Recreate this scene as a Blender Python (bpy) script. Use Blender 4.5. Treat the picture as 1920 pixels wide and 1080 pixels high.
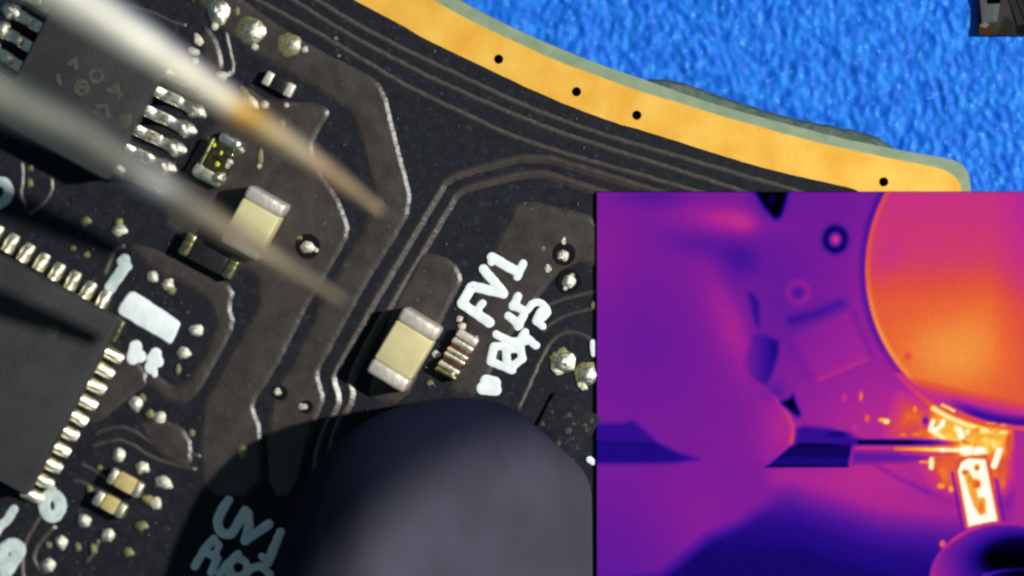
import bpy, bmesh, math, random
import numpy as np
from mathutils import Vector, Matrix, noise

# ------------------------------------------------------------------ set-up
# One Blender unit is one millimetre; board top is z = 0; 100 photo pixels are about 1 mm.
for o in list(bpy.data.objects):
    bpy.data.objects.remove(o)
sc = bpy.context.scene
sc.unit_settings.system = 'METRIC'
sc.unit_settings.scale_length = 0.001
col = sc.collection
rnd = random.Random(7)

# ---- camera: a microscope camera leaning a little towards the upper right
DIST = 100.0
TILT = math.radians(5.0)
CEN = Vector((9.6, -5.4, 0.0))
lean = Vector((1.0, 0.25, 0.0)).normalized()
CAMPOS = CEN + DIST * (math.sin(TILT) * lean + math.cos(TILT) * Vector((0, 0, 1)))
fwd = (CEN - CAMPOS).normalized()
right = fwd.cross(Vector((0, 1, 0))).normalized()
up = right.cross(fwd).normalized()
cam = bpy.data.cameras.new("camera")
camo = bpy.data.objects.new("camera", cam)
col.objects.link(camo)
R3 = Matrix((right, up, -fwd)).transposed()
camo.matrix_world = Matrix.Translation(CAMPOS) @ R3.to_4x4()
cam.sensor_width = 36.0
cam.lens = 36.0 * DIST / 19.2
cam.clip_start = 1.0
cam.clip_end = 2000.0
cam.dof.use_dof = True
cam.dof.focus_distance = DIST - 0.25
cam.dof.aperture_fstop = 0.033
sc.camera = camo

# ---- dim even room light
w = bpy.data.worlds.new("World")
sc.world = w
w.use_nodes = True
bg = w.node_tree.nodes["Background"]
bg.inputs[0].default_value = (0.50, 0.82, 1.0, 1)
bg.inputs[1].default_value = 0.135

# ---- key lamp: one small bright work lamp on the right
SH = Vector((0.90, 0.15, 1.0))            # towards the lamp
key = bpy.data.lights.new("work_lamp", 'AREA')
key.shape = 'DISK'
key.size = 4.5
key.energy = 320000.0
key.color = (1.0, 0.97, 0.91)
keyo = bpy.data.objects.new("work_lamp", key)
col.objects.link(keyo)
keyo.location = CEN + SH.normalized() * 150.0
keyo.rotation_euler = SH.to_track_quat('Z', 'Y').to_euler()

sc.view_settings.view_transform = 'Standard'
sc.view_settings.look = 'None'
sc.view_settings.exposure = 0.0
sc.view_settings.gamma = 1.0
sc.view_settings.use_curve_mapping = False
sc.render.engine = 'CYCLES'
sc.cycles.use_denoising = True
sc.cycles.max_bounces = 5
sc.cycles.filter_width = 2.4


# ------------------------------------------------------------------ helpers
def P(px, py, z=0.0):
    """Point of the plane at height z that the photo shows at pixel (px, py)."""
    dx = (px - 960.0) / 100.0
    dy = -(py - 540.0) / 100.0
    d = fwd * DIST + right * dx + up * dy
    t = (z - CAMPOS.z) / d.z
    return CAMPOS + d * t


def P2(px, py, z=0.0):
    v = P(px, py, z)
    return (v.x, v.y)


def lin(c):
    return tuple(((x / 255.0) / 12.92) if x / 255.0 <= 0.04045 else (((x / 255.0) + 0.055) / 1.055) ** 2.4 for x in c)


def mat(name, c1, c2=None, scale=5.0, rough=0.5, metal=0.0, bump=0.0, bscale=None, spec=0.5,
        detail=4.0, contrast=(0.35, 0.65), coat=0.0, attr=None, stretch=None, rrange=None, fine=None):
    m = bpy.data.materials.new(name)
    m.use_nodes = True
    nt = m.node_tree
    b = nt.nodes["Principled BSDF"]
    b.inputs["Roughness"].default_value = rough
    b.inputs["Metallic"].default_value = metal
    b.inputs["Specular IOR Level"].default_value = spec
    b.inputs["Coat Weight"].default_value = coat
    tc = nt.nodes.new("ShaderNodeTexCoord")
    vec = tc.outputs["Object"]
    if stretch:
        mp = nt.nodes.new("ShaderNodeMapping")
        mp.inputs["Scale"].default_value = stretch[0]
        mp.inputs["Rotation"].default_value = (0, 0, stretch[1])
        nt.links.new(vec, mp.inputs[0])
        vec = mp.outputs[0]
    nz = nt.nodes.new("ShaderNodeTexNoise")
    nz.inputs["Scale"].default_value = scale
    nz.inputs["Detail"].default_value = detail
    nt.links.new(vec, nz.inputs["Vector"])
    base = None
    if attr:
        at = nt.nodes.new("ShaderNodeAttribute")
        at.attribute_name = attr
        base = at.outputs["Color"]
    if c2 is not None:
        rp = nt.nodes.new("ShaderNodeValToRGB")
        rp.color_ramp.elements[0].position = contrast[0]
        rp.color_ramp.elements[1].position = contrast[1]
        rp.color_ramp.elements[0].color = (*c1, 1)
        rp.color_ramp.elements[1].color = (*c2, 1)
        nt.links.new(nz.outputs["Fac"], rp.inputs[0])
        outc = rp.outputs[0]
        if fine:
            n2 = nt.nodes.new("ShaderNodeTexNoise")
            n2.inputs["Scale"].default_value = fine[0]
            n2.inputs["Detail"].default_value = 2.0
            nt.links.new(vec, n2.inputs["Vector"])
            r2 = nt.nodes.new("ShaderNodeValToRGB")
            r2.color_ramp.elements[0].position = 0.62
            r2.color_ramp.elements[1].position = 0.74
            r2.color_ramp.elements[0].color = (0, 0, 0, 1)
            r2.color_ramp.elements[1].color = (*fine[1], 1)
            nt.links.new(n2.outputs["Fac"], r2.inputs[0])
            ad = nt.nodes.new("ShaderNodeMix")
            ad.data_type = 'RGBA'
            ad.blend_type = 'ADD'
            ad.inputs[0].default_value = 1.0
            nt.links.new(outc, ad.inputs[6])
            nt.links.new(r2.outputs[0], ad.inputs[7])
            outc = ad.outputs[2]
        if base is not None:
            mx = nt.nodes.new("ShaderNodeMix")
            mx.data_type = 'RGBA'
            mx.blend_type = 'MULTIPLY'
            mx.inputs[0].default_value = 1.0
            nt.links.new(base, mx.inputs[6])
            nt.links.new(outc, mx.inputs[7])
            outc = mx.outputs[2]
        nt.links.new(outc, b.inputs["Base Color"])
    elif base is not None:
        nt.links.new(base, b.inputs["Base Color"])
    else:
        b.inputs["Base Color"].default_value = (*c1, 1)
    if rrange:
        mr = nt.nodes.new("ShaderNodeMapRange")
        mr.inputs["From Min"].default_value = 0.3
        mr.inputs["From Max"].default_value = 0.7
        mr.inputs["To Min"].default_value = rrange[0]
        mr.inputs["To Max"].default_value = rrange[1]
        nt.links.new(nz.outputs["Fac"], mr.inputs[0])
        nt.links.new(mr.outputs[0], b.inputs["Roughness"])
    if bump > 0:
        n3 = nt.nodes.new("ShaderNodeTexNoise")
        n3.inputs["Scale"].default_value = bscale or scale * 3
        n3.inputs["Detail"].default_value = 3.0
        nt.links.new(vec, n3.inputs["Vector"])
        bp = nt.nodes.new("ShaderNodeBump")
        bp.inputs["Strength"].default_value = 1.0
        bp.inputs["Distance"].default_value = bump
        nt.links.new(n3.outputs["Fac"], bp.inputs["Height"])
        nt.links.new(bp.outputs[0], b.inputs["Normal"])
    return m


M = {}
M['mask'] = mat("dark_solder_mask", (0.0085, 0.0098, 0.0145), (0.0140, 0.0158, 0.0220), scale=4.5, rough=0.6, bump=0.008, bscale=12, spec=0.14,
                fine=(9.0, (0.018, 0.022, 0.026)))
M['pour'] = mat("brown_black_masked_copper", (0.0295, 0.0235, 0.0215), (0.048, 0.039, 0.0365), scale=3.0, rough=0.39, bump=0.008, bscale=13, spec=0.55,
                fine=(14.0, (0.012, 0.008, 0.008)))
M['trace'] = mat("brown_masked_trace", (0.036, 0.026, 0.023), (0.058, 0.042, 0.036), scale=6.0, rough=0.38, bump=0.008, bscale=13, spec=0.9)
M['fr4'] = mat("greenish_board_substrate", (0.20, 0.27, 0.17), (0.27, 0.34, 0.22), scale=3.0, rough=0.55, bump=0.004, bscale=20, spec=0.4)
M['tab'] = mat("rough_grey_green_substrate", (0.045, 0.075, 0.06), (0.10, 0.14, 0.11), scale=4.0, rough=0.7, bump=0.02, bscale=9, spec=0.3)
M['gold'] = mat("gold_plating", (0.88, 0.43, 0.040), (1.0, 0.60, 0.105), scale=1.3, contrast=(0.32, 0.70), rough=0.45, metal=0.3, bump=0.003, bscale=10, spec=0.5, detail=6)
M['hole'] = mat("drilled_hole_wall", (0.012, 0.004, 0.002), rough=0.9, spec=0.1)
M['well'] = mat("black_via_well", (0.008, 0.007, 0.007), rough=0.9, spec=0.08)
M['silk'] = mat("white_silkscreen_ink", (0.72, 0.80, 0.82), (0.84, 0.90, 0.90), scale=5.0, rough=0.6, bump=0.01, bscale=8, spec=0.3)
M['silkdull'] = mat("dull_silkscreen_ink", (0.42, 0.52, 0.50), (0.62, 0.72, 0.70), scale=6.0, rough=0.65, bump=0.01, bscale=8, spec=0.3)
M['solder'] = mat("bright_solder", (0.80, 0.75, 0.58), (0.97, 0.94, 0.82), scale=6.0, rough=0.3, metal=1.0, bump=0.02, bscale=6, rrange=(0.22, 0.40))
M['tarnish'] = mat("olive_tarnished_solder", (0.16, 0.155, 0.06), (0.38, 0.36, 0.19), scale=8.0, rough=0.42, metal=0.95, bump=0.012, bscale=9)
M['lead'] = mat("tinned_lead", (0.84, 0.78, 0.56), (0.98, 0.94, 0.76), scale=6.0, rough=0.4, metal=1.0, bump=0.02, bscale=6, rrange=(0.34, 0.52))
M['leadwarm'] = mat("warm_tinned_terminal", (0.66, 0.60, 0.50), (0.84, 0.78, 0.68), scale=6.0, rough=0.45, metal=0.6, bump=0.012, bscale=9)
M['ceramic'] = mat("tan_ceramic", (0.54, 0.48, 0.245), (0.63, 0.57, 0.31), scale=2.2, rough=0.5, bump=0.004, bscale=18, spec=0.4)
M['ceramicgold'] = mat("golden_brown_ceramic", (0.42, 0.33, 0.12), (0.60, 0.49, 0.22), scale=4.0, rough=0.5, bump=0.006, bscale=14, spec=0.4)
M['epoxy'] = mat("charcoal_epoxy", (0.022, 0.023, 0.024), (0.033, 0.034, 0.035), scale=1.6, rough=0.7, bump=0.008, bscale=16, spec=0.3)
M['blackbody'] = mat("black_resistor_coat", (0.008, 0.008, 0.009), (0.016, 0.016, 0.018), scale=6.0, rough=0.35, spec=0.5)
M['redbody'] = mat("dark_red_brown_body", (0.055, 0.015, 0.012), (0.10, 0.03, 0.02), scale=6.0, rough=0.45, spec=0.5)
M['darkglass'] = mat("glossy_olive_body", (0.012, 0.011, 0.004), (0.05, 0.042, 0.008), scale=9.0, rough=0.12, spec=0.8, coat=0.5)
M['yellowbead'] = mat("yellow_flux_bead", (0.55, 0.45, 0.03), (0.75, 0.65, 0.10), scale=9.0, rough=0.25, spec=0.6)
M['marking'] = mat("faded_laser_marking", (0.045, 0.047, 0.037), (0.08, 0.08, 0.065), scale=8.0, rough=0.8, spec=0.2)
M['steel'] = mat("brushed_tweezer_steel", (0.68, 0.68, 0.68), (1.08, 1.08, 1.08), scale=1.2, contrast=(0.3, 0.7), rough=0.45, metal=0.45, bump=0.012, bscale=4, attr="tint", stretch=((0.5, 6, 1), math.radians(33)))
M['clamp'] = mat("navy_rubber_shade_painted_to_grey", (0.72, 0.75, 0.70), (1.1, 1.05, 1.12), scale=0.42, detail=3, rough=0.8, spec=0.15, attr="tint", bump=0.06, bscale=1.1)
M['dust'] = mat("grey_dust", (0.07, 0.065, 0.06), (0.20, 0.19, 0.17), scale=2.0, rough=0.8, spec=0.3)
M['bezel'] = mat("black_inset_edge", (0.006, 0.005, 0.009), rough=0.6, spec=0.2)
M['mat'] = mat("blue_fibre_mat", (0.0, 0.095, 0.58), (0.014, 0.20, 0.76), scale=4.0, rough=0.6, bump=0.006, bscale=9, spec=0.22, detail=4,
               contrast=(0.36, 0.66), stretch=((1.35, 0.85, 1.0), math.radians(-14)), fine=(8.0, (0.06, 0.14, 0.10)))  # pale flecks painted into the colour as glints on the fibres


def inset_mat(name):
    m = bpy.data.materials.new(name)
    m.use_nodes = True
    nt = m.node_tree
    b = nt.nodes["Principled BSDF"]
    at = nt.nodes.new("ShaderNodeAttribute")
    at.attribute_name = "picture"
    b.inputs["Base Color"].default_value = (0, 0, 0, 1)
    b.inputs["Roughness"].default_value = 1.0
    b.inputs["Specular IOR Level"].default_value = 0.0
    nt.links.new(at.outputs["Color"], b.inputs["Emission Color"])
    b.inputs["Emission Strength"].default_value = 1.0
    return m


M['inset'] = inset_mat("lit_inset_picture")


def link(name, me, parent=None):
    o = bpy.data.objects.new(name, me)
    col.objects.link(o)
    if parent is not None:
        o.parent = parent
    return o


def mesh_obj(name, verts, faces, m, parent=None, smooth=False):
    me = bpy.data.meshes.new(name)
    me.from_pydata([tuple(v) for v in verts], [], faces)
    me.update()
    if smooth:
        me.polygons.foreach_set("use_smooth", [True] * len(me.polygons))
    me.materials.append(m)
    return link(name, me, parent)


def thing(name, label, cat, loc=(0, 0, 0), rz=0.0, group=None):
    o = bpy.data.objects.new(name, None)
    col.objects.link(o)
    o.empty_display_size = 0.2
    o.location = loc
    o.rotation_euler = (0, 0, rz)
    o["label"] = label
    o["category"] = cat
    if group:
        o["group"] = group
    return o


_box_cache = {}


def box_mesh(sx, sy, sz, bev, seg, m, wob=0.0):
    k = (round(sx, 4), round(sy, 4), round(sz, 4), bev, seg, m.name, wob)
    if k in _box_cache:
        return _box_cache[k]
    bm = bmesh.new()
    bmesh.ops.create_cube(bm, size=1.0)
    bmesh.ops.scale(bm, vec=(sx, sy, sz), verts=bm.verts)
    if bev > 0:
        bmesh.ops.bevel(bm, geom=bm.edges[:], offset=bev, segments=seg, profile=0.5, affect='EDGES')
    if wob > 0:
        for v in bm.verts:
            n = noise.noise_vector(v.co * 4.0 + Vector((sx * 7, sy * 3, sz)))
            v.co += n * wob
    me = bpy.data.meshes.new("box")
    bm.to_mesh(me)
    bm.free()
    me.polygons.foreach_set("use_smooth", [True] * len(me.polygons))
    me.materials.append(m)
    _box_cache[k] = me
    return me


def box(name, c, s, m, parent, bev=0.03, seg=2, wob=0.0):
    o = link(name, box_mesh(s[0], s[1], s[2], bev, seg, m, wob), parent)
    o.location = c
    return o


def subdivide(pts, step, closed=True, jit=0.0):
    out = []
    n = len(pts)
    rng = n if closed else n - 1
    for i in range(rng):
        a = Vector(pts[i]).to_2d()
        b = Vector(pts[(i + 1) % n]).to_2d()
        k = max(1, int((b - a).length / step))
        for j in range(k):
            p = a.lerp(b, j / k)
            if jit:
                p += Vector((rnd.uniform(-jit, jit), rnd.uniform(-jit, jit)))
            out.append(p)
    if not closed:
        out.append(Vector(pts[-1]).to_2d())
    return out


def chaikin(pts, it=1, closed=True):
    for _ in range(it):
        q = []
        n = len(pts)
        if not closed:
            q.append(pts[0])
        for i in range(n if closed else n - 1):
            a = Vector(pts[i]).to_2d()
            b = Vector(pts[(i + 1) % n]).to_2d()
            q.append(a.lerp(b, 0.25))
            q.append(a.lerp(b, 0.75))
        if not closed:
            q.append(pts[-1])
        pts = q
    return [Vector(p).to_2d() for p in pts]


def area2(pts):
    s = 0
    for i in range(len(pts)):
        a, b = pts[i], pts[(i + 1) % len(pts)]
        s += a[0] * b[1] - b[0] * a[1]
    return s


def raised_poly(name, pts, z0, h, wbev, m, parent, rings=4):
    """A closed outline raised above z0 with a rounded shoulder of width wbev."""
    if area2(pts) < 0:
        pts = pts[::-1]
    n = len(pts)
    nor = []
    for i in range(n):
        t = (pts[(i + 2) % n] - pts[(i - 2) % n])
        if t.length < 1e-6:
            t = pts[(i + 1) % n] - pts[i - 1]
        t.normalize()
        nor.append(Vector((-t.y, t.x)))
    verts, faces = [], []
    for k in range(rings + 1):
        fr = (0.0, 0.42, 0.74, 0.93, 1.0)[k] if rings == 4 else k / rings
        ins = wbev * fr * (1.0 if k < rings else 1.25)
        zz = z0 + h * (fr if k < rings else 1.0)
        for i in range(n):
            q = pts[i] + nor[i] * ins
            verts.append((q.x, q.y, zz))
    for k in range(rings):
        for i in range(n):
            j = (i + 1) % n
            faces.append((k * n + i, k * n + j, (k + 1) * n + j, (k + 1) * n + i))
    faces.append(tuple(rings * n + i for i in range(n)))
    return mesh_obj(name, verts, faces, m, parent, smooth=True)


def ribbon(name, pts, width, z0, h, m, parent, taper=None):
    """A raised trace with a rounded cross-section along an open path."""
    n = len(pts)
    prof = [(-0.5, 0.0), (-0.32, 0.55), (-0.20, 0.95), (-0.10, 1.0), (0.02, 0.84), (0.26, 0.42), (0.5, 0.0)]
    verts, faces = [], []
    for i in range(n):
        t = pts[min(i + 1, n - 1)] - pts[max(i - 1, 0)]
        t.normalize()
        nn = Vector((-t.y, t.x))
        ww = width * (taper(i / (n - 1)) if taper else 1.0)
        for a, b in prof:
            q = pts[i] + nn * (a * ww)
            verts.append((q.x, q.y, z0 + h * b))
    k = len(prof)
    for i in range(n - 1):
        for j in range(k - 1):
            faces.append((i * k + j, (i + 1) * k + j, (i + 1) * k + j + 1, i * k + j + 1))
    faces.append(tuple(range(k)))
    faces.append(tuple(reversed(range((n - 1) * k, n * k))))
    return mesh_obj(name, verts, faces, m, parent, smooth=True)


def prism(name, pts, z0, z1, m, parent):
    if area2(pts) < 0:
        pts = pts[::-1]
    n = len(pts)
    verts = [(p[0], p[1], z0) for p in pts] + [(p[0], p[1], z1) for p in pts]
    faces = [tuple(range(n - 1, -1, -1)), tuple(range(n, 2 * n))]
    for i in range(n):
        j = (i + 1) % n
        faces.append((i, j, n + j, n + i))
    return mesh_obj(name, verts, faces, m, parent)


def drill(o, holes, depth_lo, r):
    bm = bmesh.new()
    for (x, y) in holes:
        mtx = Matrix.Translation((x, y, (depth_lo + 0.5) / 2))
        bmesh.ops.create_cone(bm, cap_ends=True, segments=20, radius1=r, radius2=r, depth=0.5 - depth_lo, matrix=mtx)
    me = bpy.data.meshes.new("drill")
    bm.to_mesh(me)
    bm.free()
    me.materials.append(M['hole'])
    d = bpy.data.objects.new("drill", me)
    col.objects.link(d)
    md = o.modifiers.new("b", 'BOOLEAN')
    md.operation = 'DIFFERENCE'
    md.solver = 'EXACT'
    md.object = d
    try:
        md.material_mode = 'TRANSFER'
    except Exception:
        pass
    dg = bpy.context.evaluated_depsgraph_get()
    dg.update()
    new = bpy.data.meshes.new_from_object(o.evaluated_get(dg))
    o.modifiers.clear()
    o.data = new
    bpy.data.objects.remove(d)


# ------------------------------------------------------------------ blue mat
MATZ = -0.82
x0, x1, y0, y1, st = 7.6, 20.6, -4.4, 1.2, 0.036
nx, ny = int((x1 - x0) / st) + 1, int((y1 - y0) / st) + 1
gx = np.linspace(x0, x1, nx)
gy = np.linspace(y0, y1, ny)
vv = []
ca, sa = math.cos(math.radians(-14)), math.sin(math.radians(-14))
for y in gy:
    for x in gx:
        u = ca * x - sa * y
        v = sa * x + ca * y
        a = noise.noise(Vector((u * 4.6, v * 2.9, 3.1)))
        b = noise.noise(Vector((u * 9.0, v * 6.5, 9.7)))
        c = noise.noise(Vector((u * 1.2, v * 1.0, 5.0)))
        f = min(1.0, min(x - x0, x1 - x, y - y0, y1 - y) / 0.4)
        z = MATZ + f * (0.034 * (1 - abs(a) * 2.0) + 0.034 * b + 0.05 * c - 0.04)
        vv.append((float(x), float(y), z))
ff = []
for j in range(ny - 1):
    for i in range(nx - 1):
        k = j * nx + i
        ff.append((k, k + 1, k + nx + 1, k + nx))
bxs = [-60, x0, x1, 80]
bys = [-70, y0, y1, 60]
base = len(vv)
for y in bys:
    for x in bxs:
        vv.append((x, y, MATZ))
for j in range(3):
    for i in range(3):
        if i == 1 and j == 1:
            continue
        k = base + j * 4 + i
        ff.append((k, k + 1, k + 5, k + 4))
mato = mesh_obj("blue_mat", vv, ff, M['mat'], None, smooth=True)
mato["kind"] = "structure"
mato["label"] = "bright blue fibrous work mat under the circuit board"

# ------------------------------------------------------------------ circuit board
board = thing("circuit_board", "matte black circuit board with curved gold plated edge lying on the blue mat", "circuit board")

outer = [(-600, -900), (0, -600), (400, -320), (600, -165), (740, -70), (860, 0), (935, 40), (1015, 77), (1120, 120), (1210, 150), (1280, 175),
         (1350, 199), (1461, 229), (1580, 260), (1617, 267), (1699, 284), (1782, 298), (1805, 308), (1817, 327), (1821, 360),
         (1822, 600), (1815, 1000), (1800, 1700), (-600, 1700)]
goldo = [(-600, -860), (0, -560), (400, -280), (600, -130), (700, -68), (770, -26), (815, 2), (870, 33), (930, 62), (990, 90), (1050, 117), (1100, 135), (1200, 172), (1280, 195),
         (1367, 222), (1500, 259), (1580, 278), (1617, 286), (1720, 307), (1764, 315), (1792, 331), (1803, 352), (1806, 400), (1806, 640)]
goldi = [(1640, 640), (1640, 420), (1630, 372), (1610, 357), (1580, 349), (1433, 316), (1322, 282), (1211, 246), (1150, 230), (1025, 182), (900, 122), (800, 75), (750, 45),
         (660, -2), (600, -40), (400, -180), (0, -450), (-600, -750)]
maskout = [(x, y) for x, y in reversed(goldi)] + [(1640, 1700), (-600, 1700)]


def W(lst, z=0.0):
    return [Vector(P2(x, y, z)) for x, y in lst]


HOLES = [(935, 111), (1081, 172), (1194, 216), (1657, 341)]
HW = [P2(x, y, 0.02) for x, y in HOLES]
sub = prism("substrate", chaikin(W(outer), 1), -0.80, 0.0, M['fr4'], board)
drill(sub, HW, -0.6, 0.088)
gp = subdivide(chaikin(W(goldo + goldi), 1), 0.12, True, 0.004)
gold = prism("gold_edge_strip", gp, 0.002, 0.03, M['gold'], board)
drill(gold, HW, -0.6, 0.088)
gold["label"] = "bright gold plated ground strip along the curved edge"
ms = subdivide(chaikin(W(maskout), 1), 0.2, True, 0.003)
mask = prism("solder_mask", ms, 0.003, 0.014, M['mask'], board)
tabp = chaikin(W([(1205, 150), (1222, 148), (1267, 150), (1350, 180), (1461, 216), (1580, 240), (1634, 251), (1675, 276), (1690, 300), (1560, 270), (1350, 215), (1230, 175)], -0.35), 1)
tab = raised_poly("breakaway_tab", subdivide(tabp, 0.08, True, 0.012), -0.62, 0.30, 0.05, M['tab'], board)
tab["label"] = "rough grey-green leftover of the board edge beside the mat"

MZ = 0.0145      # top of the mask
PH = 0.040       # copper step

POURS = [
    # wide trace running from the top left down the middle
    [(330, -40), (420, -30), (500, 32), (600, 95), (690, 138), (722, 163), (740, 240), (758, 310), (777, 388), (735, 460), (690, 530), (640, 622), (612, 674),
     (601, 692), (599, 708), (612, 748), (600, 776), (580, 830), (560, 930), (505, 930), (500, 800), (512, 735), (545, 680), (572, 625), (600, 568), (632, 512), (670, 447), (692, 402), (704, 368),
     (684, 310), (670, 240), (655, 212), (615, 182), (560, 148), (485, 106), (430, 70), (380, 20)],
    # area under the cream capacitor and the shiny chip
    [(623, 208), (600, 245), (583, 278), (602, 320), (635, 368), (648, 400), (658, 437), (635, 480), (612, 520), (585, 562), (555, 620), (527, 678), (500, 722),
     (475, 757), (482, 780), (491, 802), (494, 930), (380, 930), (372, 840), (378, 765), (392, 730), (440, 645), (472, 592), (483, 568), (478, 545), (482, 518), (430, 500), (330, 440), (300, 415), (340, 330), (400, 225), (450, 152),
     (505, 190), (560, 190), (600, 193)],
    # hooked band left of the middle
    [(300, 470), (400, 515), (442, 540), (433, 574), (443, 609), (420, 655), (395, 700), (368, 745), (335, 765), (285, 735), (262, 712), (290, 697), (325, 725),
     (347, 717), (368, 688), (398, 625), (403, 590), (385, 560), (345, 535), (300, 515), (240, 470), (255, 455)],
    # pad area of the loose capacitor
    [(797, 472), (835, 481), (857, 496), (869, 522), (862, 540), (835, 590), (790, 690), (760, 755), (700, 762), (690, 720), (742, 560), (767, 515), (783, 482)],
    # area under the white lettering
    [(958, 396), (968, 382), (985, 377), (1010, 379), (1140, 412), (1140, 508), (1100, 498), (1085, 488), (1040, 520), (1010, 560), (980, 600), (940, 660), (900, 745), (842, 745), (850, 690),
     (870, 620), (882, 578), (905, 500), (922, 468), (942, 428)],
    # top left patch between the pads
    [(375, 40), (402, 60), (418, 100), (420, 135), (395, 140), (380, 115)],
    # lower-left patches
    [(230, 640), (290, 715), (250, 740), (180, 800), (150, 790), (175, 740)],
    [(300, 780), (360, 810), (362, 880), (320, 870), (250, 800)],
]
for pl in POURS:
    raised_poly("copper_pour", subdivide(chaikin(W(pl), 1), 0.06, True, 0.009), MZ - 0.004, PH, 0.082, M['pour'], board)

TRACES = [
    (10, [(540, -30), (595, 0), (675, 50), (775, 101), (880, 150), (960, 188), (1040, 221), (1150, 259), (1239, 284), (1378, 325), (1500, 360), (1570, 380)]),
    (10, [(495, -30), (550, 0), (640, 58), (775, 130), (880, 179), (1025, 240), (1120, 272), (1239, 309), (1378, 354), (1440, 375)]),
    (10, [(430, -30), (482, 0), (575, 50), (700, 124), (775, 169), (880, 217), (925, 240), (1000, 270), (1100, 300), (1211, 331), (1317, 362), (1380, 380)]),
    (17, [(1290, 380), (1230, 360), (1100, 319), (1004, 291), (900, 315), (838, 336), (820, 365), (770, 450), (700, 567), (660, 640), (630, 692), (622, 714), (636, 748), (622, 780), (600, 830), (590, 900)]),
    (17, [(1180, 378), (1118, 357), (1064, 340), (1008, 321), (900, 346), (858, 359), (840, 390), (790, 475), (722, 590), (685, 655), (655, 715), (661, 745), (640, 785), (622, 830), (612, 900)]),
    (8, [(1140, 543), (1080, 553), (1020, 574), (1000, 592)]),
    (8, [(1140, 575), (1090, 582), (1035, 602), (1015, 625)]),
    (9, [(1140, 672), (1105, 632), (1068, 620), (1036, 634), (1016, 668), (985, 738), (970, 770)]),
    (9, [(424, 55), (428, 85), (437, 118), (436, 140)]),
    (10, [(235, 460), (215, 468), (203, 495), (196, 515)]),
    (8, [(175, 815), (205, 802), (240, 800), (300, 840), (380, 855)]),
    (8, [(170, 838), (205, 826), (235, 824), (290, 862), (370, 880)]),
    (8, [(150, 868), (175, 880), (200, 897)]),
    (8, [(135, 900), (160, 905), (185, 925)]),
    (10, [(82, 960), (65, 985), (50, 1010), (40, 1040), (45, 1100)]),
    (10, [(105, 985), (80, 1010), (62, 1040), (68, 1062), (85, 1075)]),
    (9, [(185, 1010), (178, 1035), (160, 1055)]),
    (8, [(230, 10), (280, 20), (330, 45), (350, 48)]),
    (8, [(40, 300), (44, 330), (38, 365), (50, 390)]),
    (8, [(95, 330), (98, 360), (80, 385), (55, 400)]),
]
for wd, pl in TRACES:
    pts = subdivide(chaikin(W(pl), 1, False), 0.08, False, 0.007)
    ribbon("trace", pts, wd / 100.0, MZ - 0.002, 0.018 if wd < 14 else 0.043, M['trace'], board)


# ---- silkscreen lettering: thick rounded strokes merged into one raised ink shape per letter
def letter(name, strokes, m, parent, z=None, wpx=18, conv=None):
    z = MZ + PH + 0.001 if z is None else z
    segs = []
    for s_ in strokes:
        wp = wpx
        if isinstance(s_, tuple):
            wp, s_ = s_
        pts = W(s_, z) if conv is None else [Vector(p) for p in s_]
        if len(pts) > 4:
            pts = chaikin(pts, 1, False)
        rr = wp / 200.0 * (0.93 if conv is None else 1.0)
        for a_, b_ in zip(pts, pts[1:]):
            segs.append((a_, b_, rr))
    c = 0.026
    xa = min(min(a_.x, b_.x) - r_ for a_, b_, r_ in segs) - 0.06
    xb = max(max(a_.x, b_.x) + r_ for a_, b_, r_ in segs) + 0.06
    ya = min(min(a_.y, b_.y) - r_ for a_, b_, r_ in segs) - 0.06
    yb = max(max(a_.y, b_.y) + r_ for a_, b_, r_ in segs) + 0.06
    nx_, ny_ = int((xb - xa) / c) + 2, int((yb - ya) / c) + 2
    X, Y = np.meshgrid(xa + np.arange(nx_) * c, ya + np.arange(ny_) * c)
    D = np.full(X.shape, -1e9)
    for a_, b_, r_ in segs:
        dx, dy = b_.x - a_.x, b_.y - a_.y
        t_ = np.clip(((X - a_.x) * dx + (Y - a_.y) * dy) / (dx * dx + dy * dy + 1e-9), 0, 1)
        D = np.maximum(D, r_ - np.hypot(X - a_.x - t_ * dx, Y - a_.y - t_ * dy))
    wob = np.array([noise.noise(Vector((float(x) * 9, float(y) * 9, 1.7))) for x, y in zip(X.ravel(), Y.ravel())]).reshape(X.shape)
    D = D + 0.012 * wob
    th = 0.011 if conv is None else 0.005

    def hz(d):
        q = min(1.0, max(0.0, d / 0.05))
        return z + th * (1 - (1 - q) ** 2)
    verts, faces, key_ = [], [], {}

    def vert(k, x, y, d):
        if k not in key_:
            key_[k] = len(verts)
            verts.append((x, y, hz(d)))
        return key_[k]
    for j in range(ny_ - 1):
        for i in range(nx_ - 1):
            cs = [(i, j), (i + 1, j), (i + 1, j + 1), (i, j + 1)]
            ds = [D[q[1], q[0]] for q in cs]
            if max(ds) <= 0:
                continue
            poly = []
            for k in range(4):
                p, q = cs[k], cs[(k + 1) % 4]
                dp, dq = ds[k], ds[(k + 1) % 4]
                if dp > 0:
                    poly.append(vert(p, X[p[1], p[0]], Y[p[1], p[0]], dp))
                if (dp > 0) != (dq > 0):
                    f = dp / (dp - dq)
                    x = X[p[1], p[0]] * (1 - f) + X[q[1], q[0]] * f
                    y = Y[p[1], p[0]] * (1 - f) + Y[q[1], q[0]] * f
                    poly.append(vert(tuple(sorted((p, q))), x, y, 0.0))
            if len(poly) > 2:
                faces.append(tuple(poly))
    return mesh_obj(name, [(float(x), float(y), float(q)) for x, y, q in verts], faces, m, parent, smooth=True)


def ringpts(cx, cy, rx, ry, n=12, a0=0):
    return [(cx + rx * math.cos(a0 + 2 * math.pi * k / n), cy + ry * math.sin(a0 + 2 * math.pi * k / n)) for k in range(n + 1)]


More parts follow.
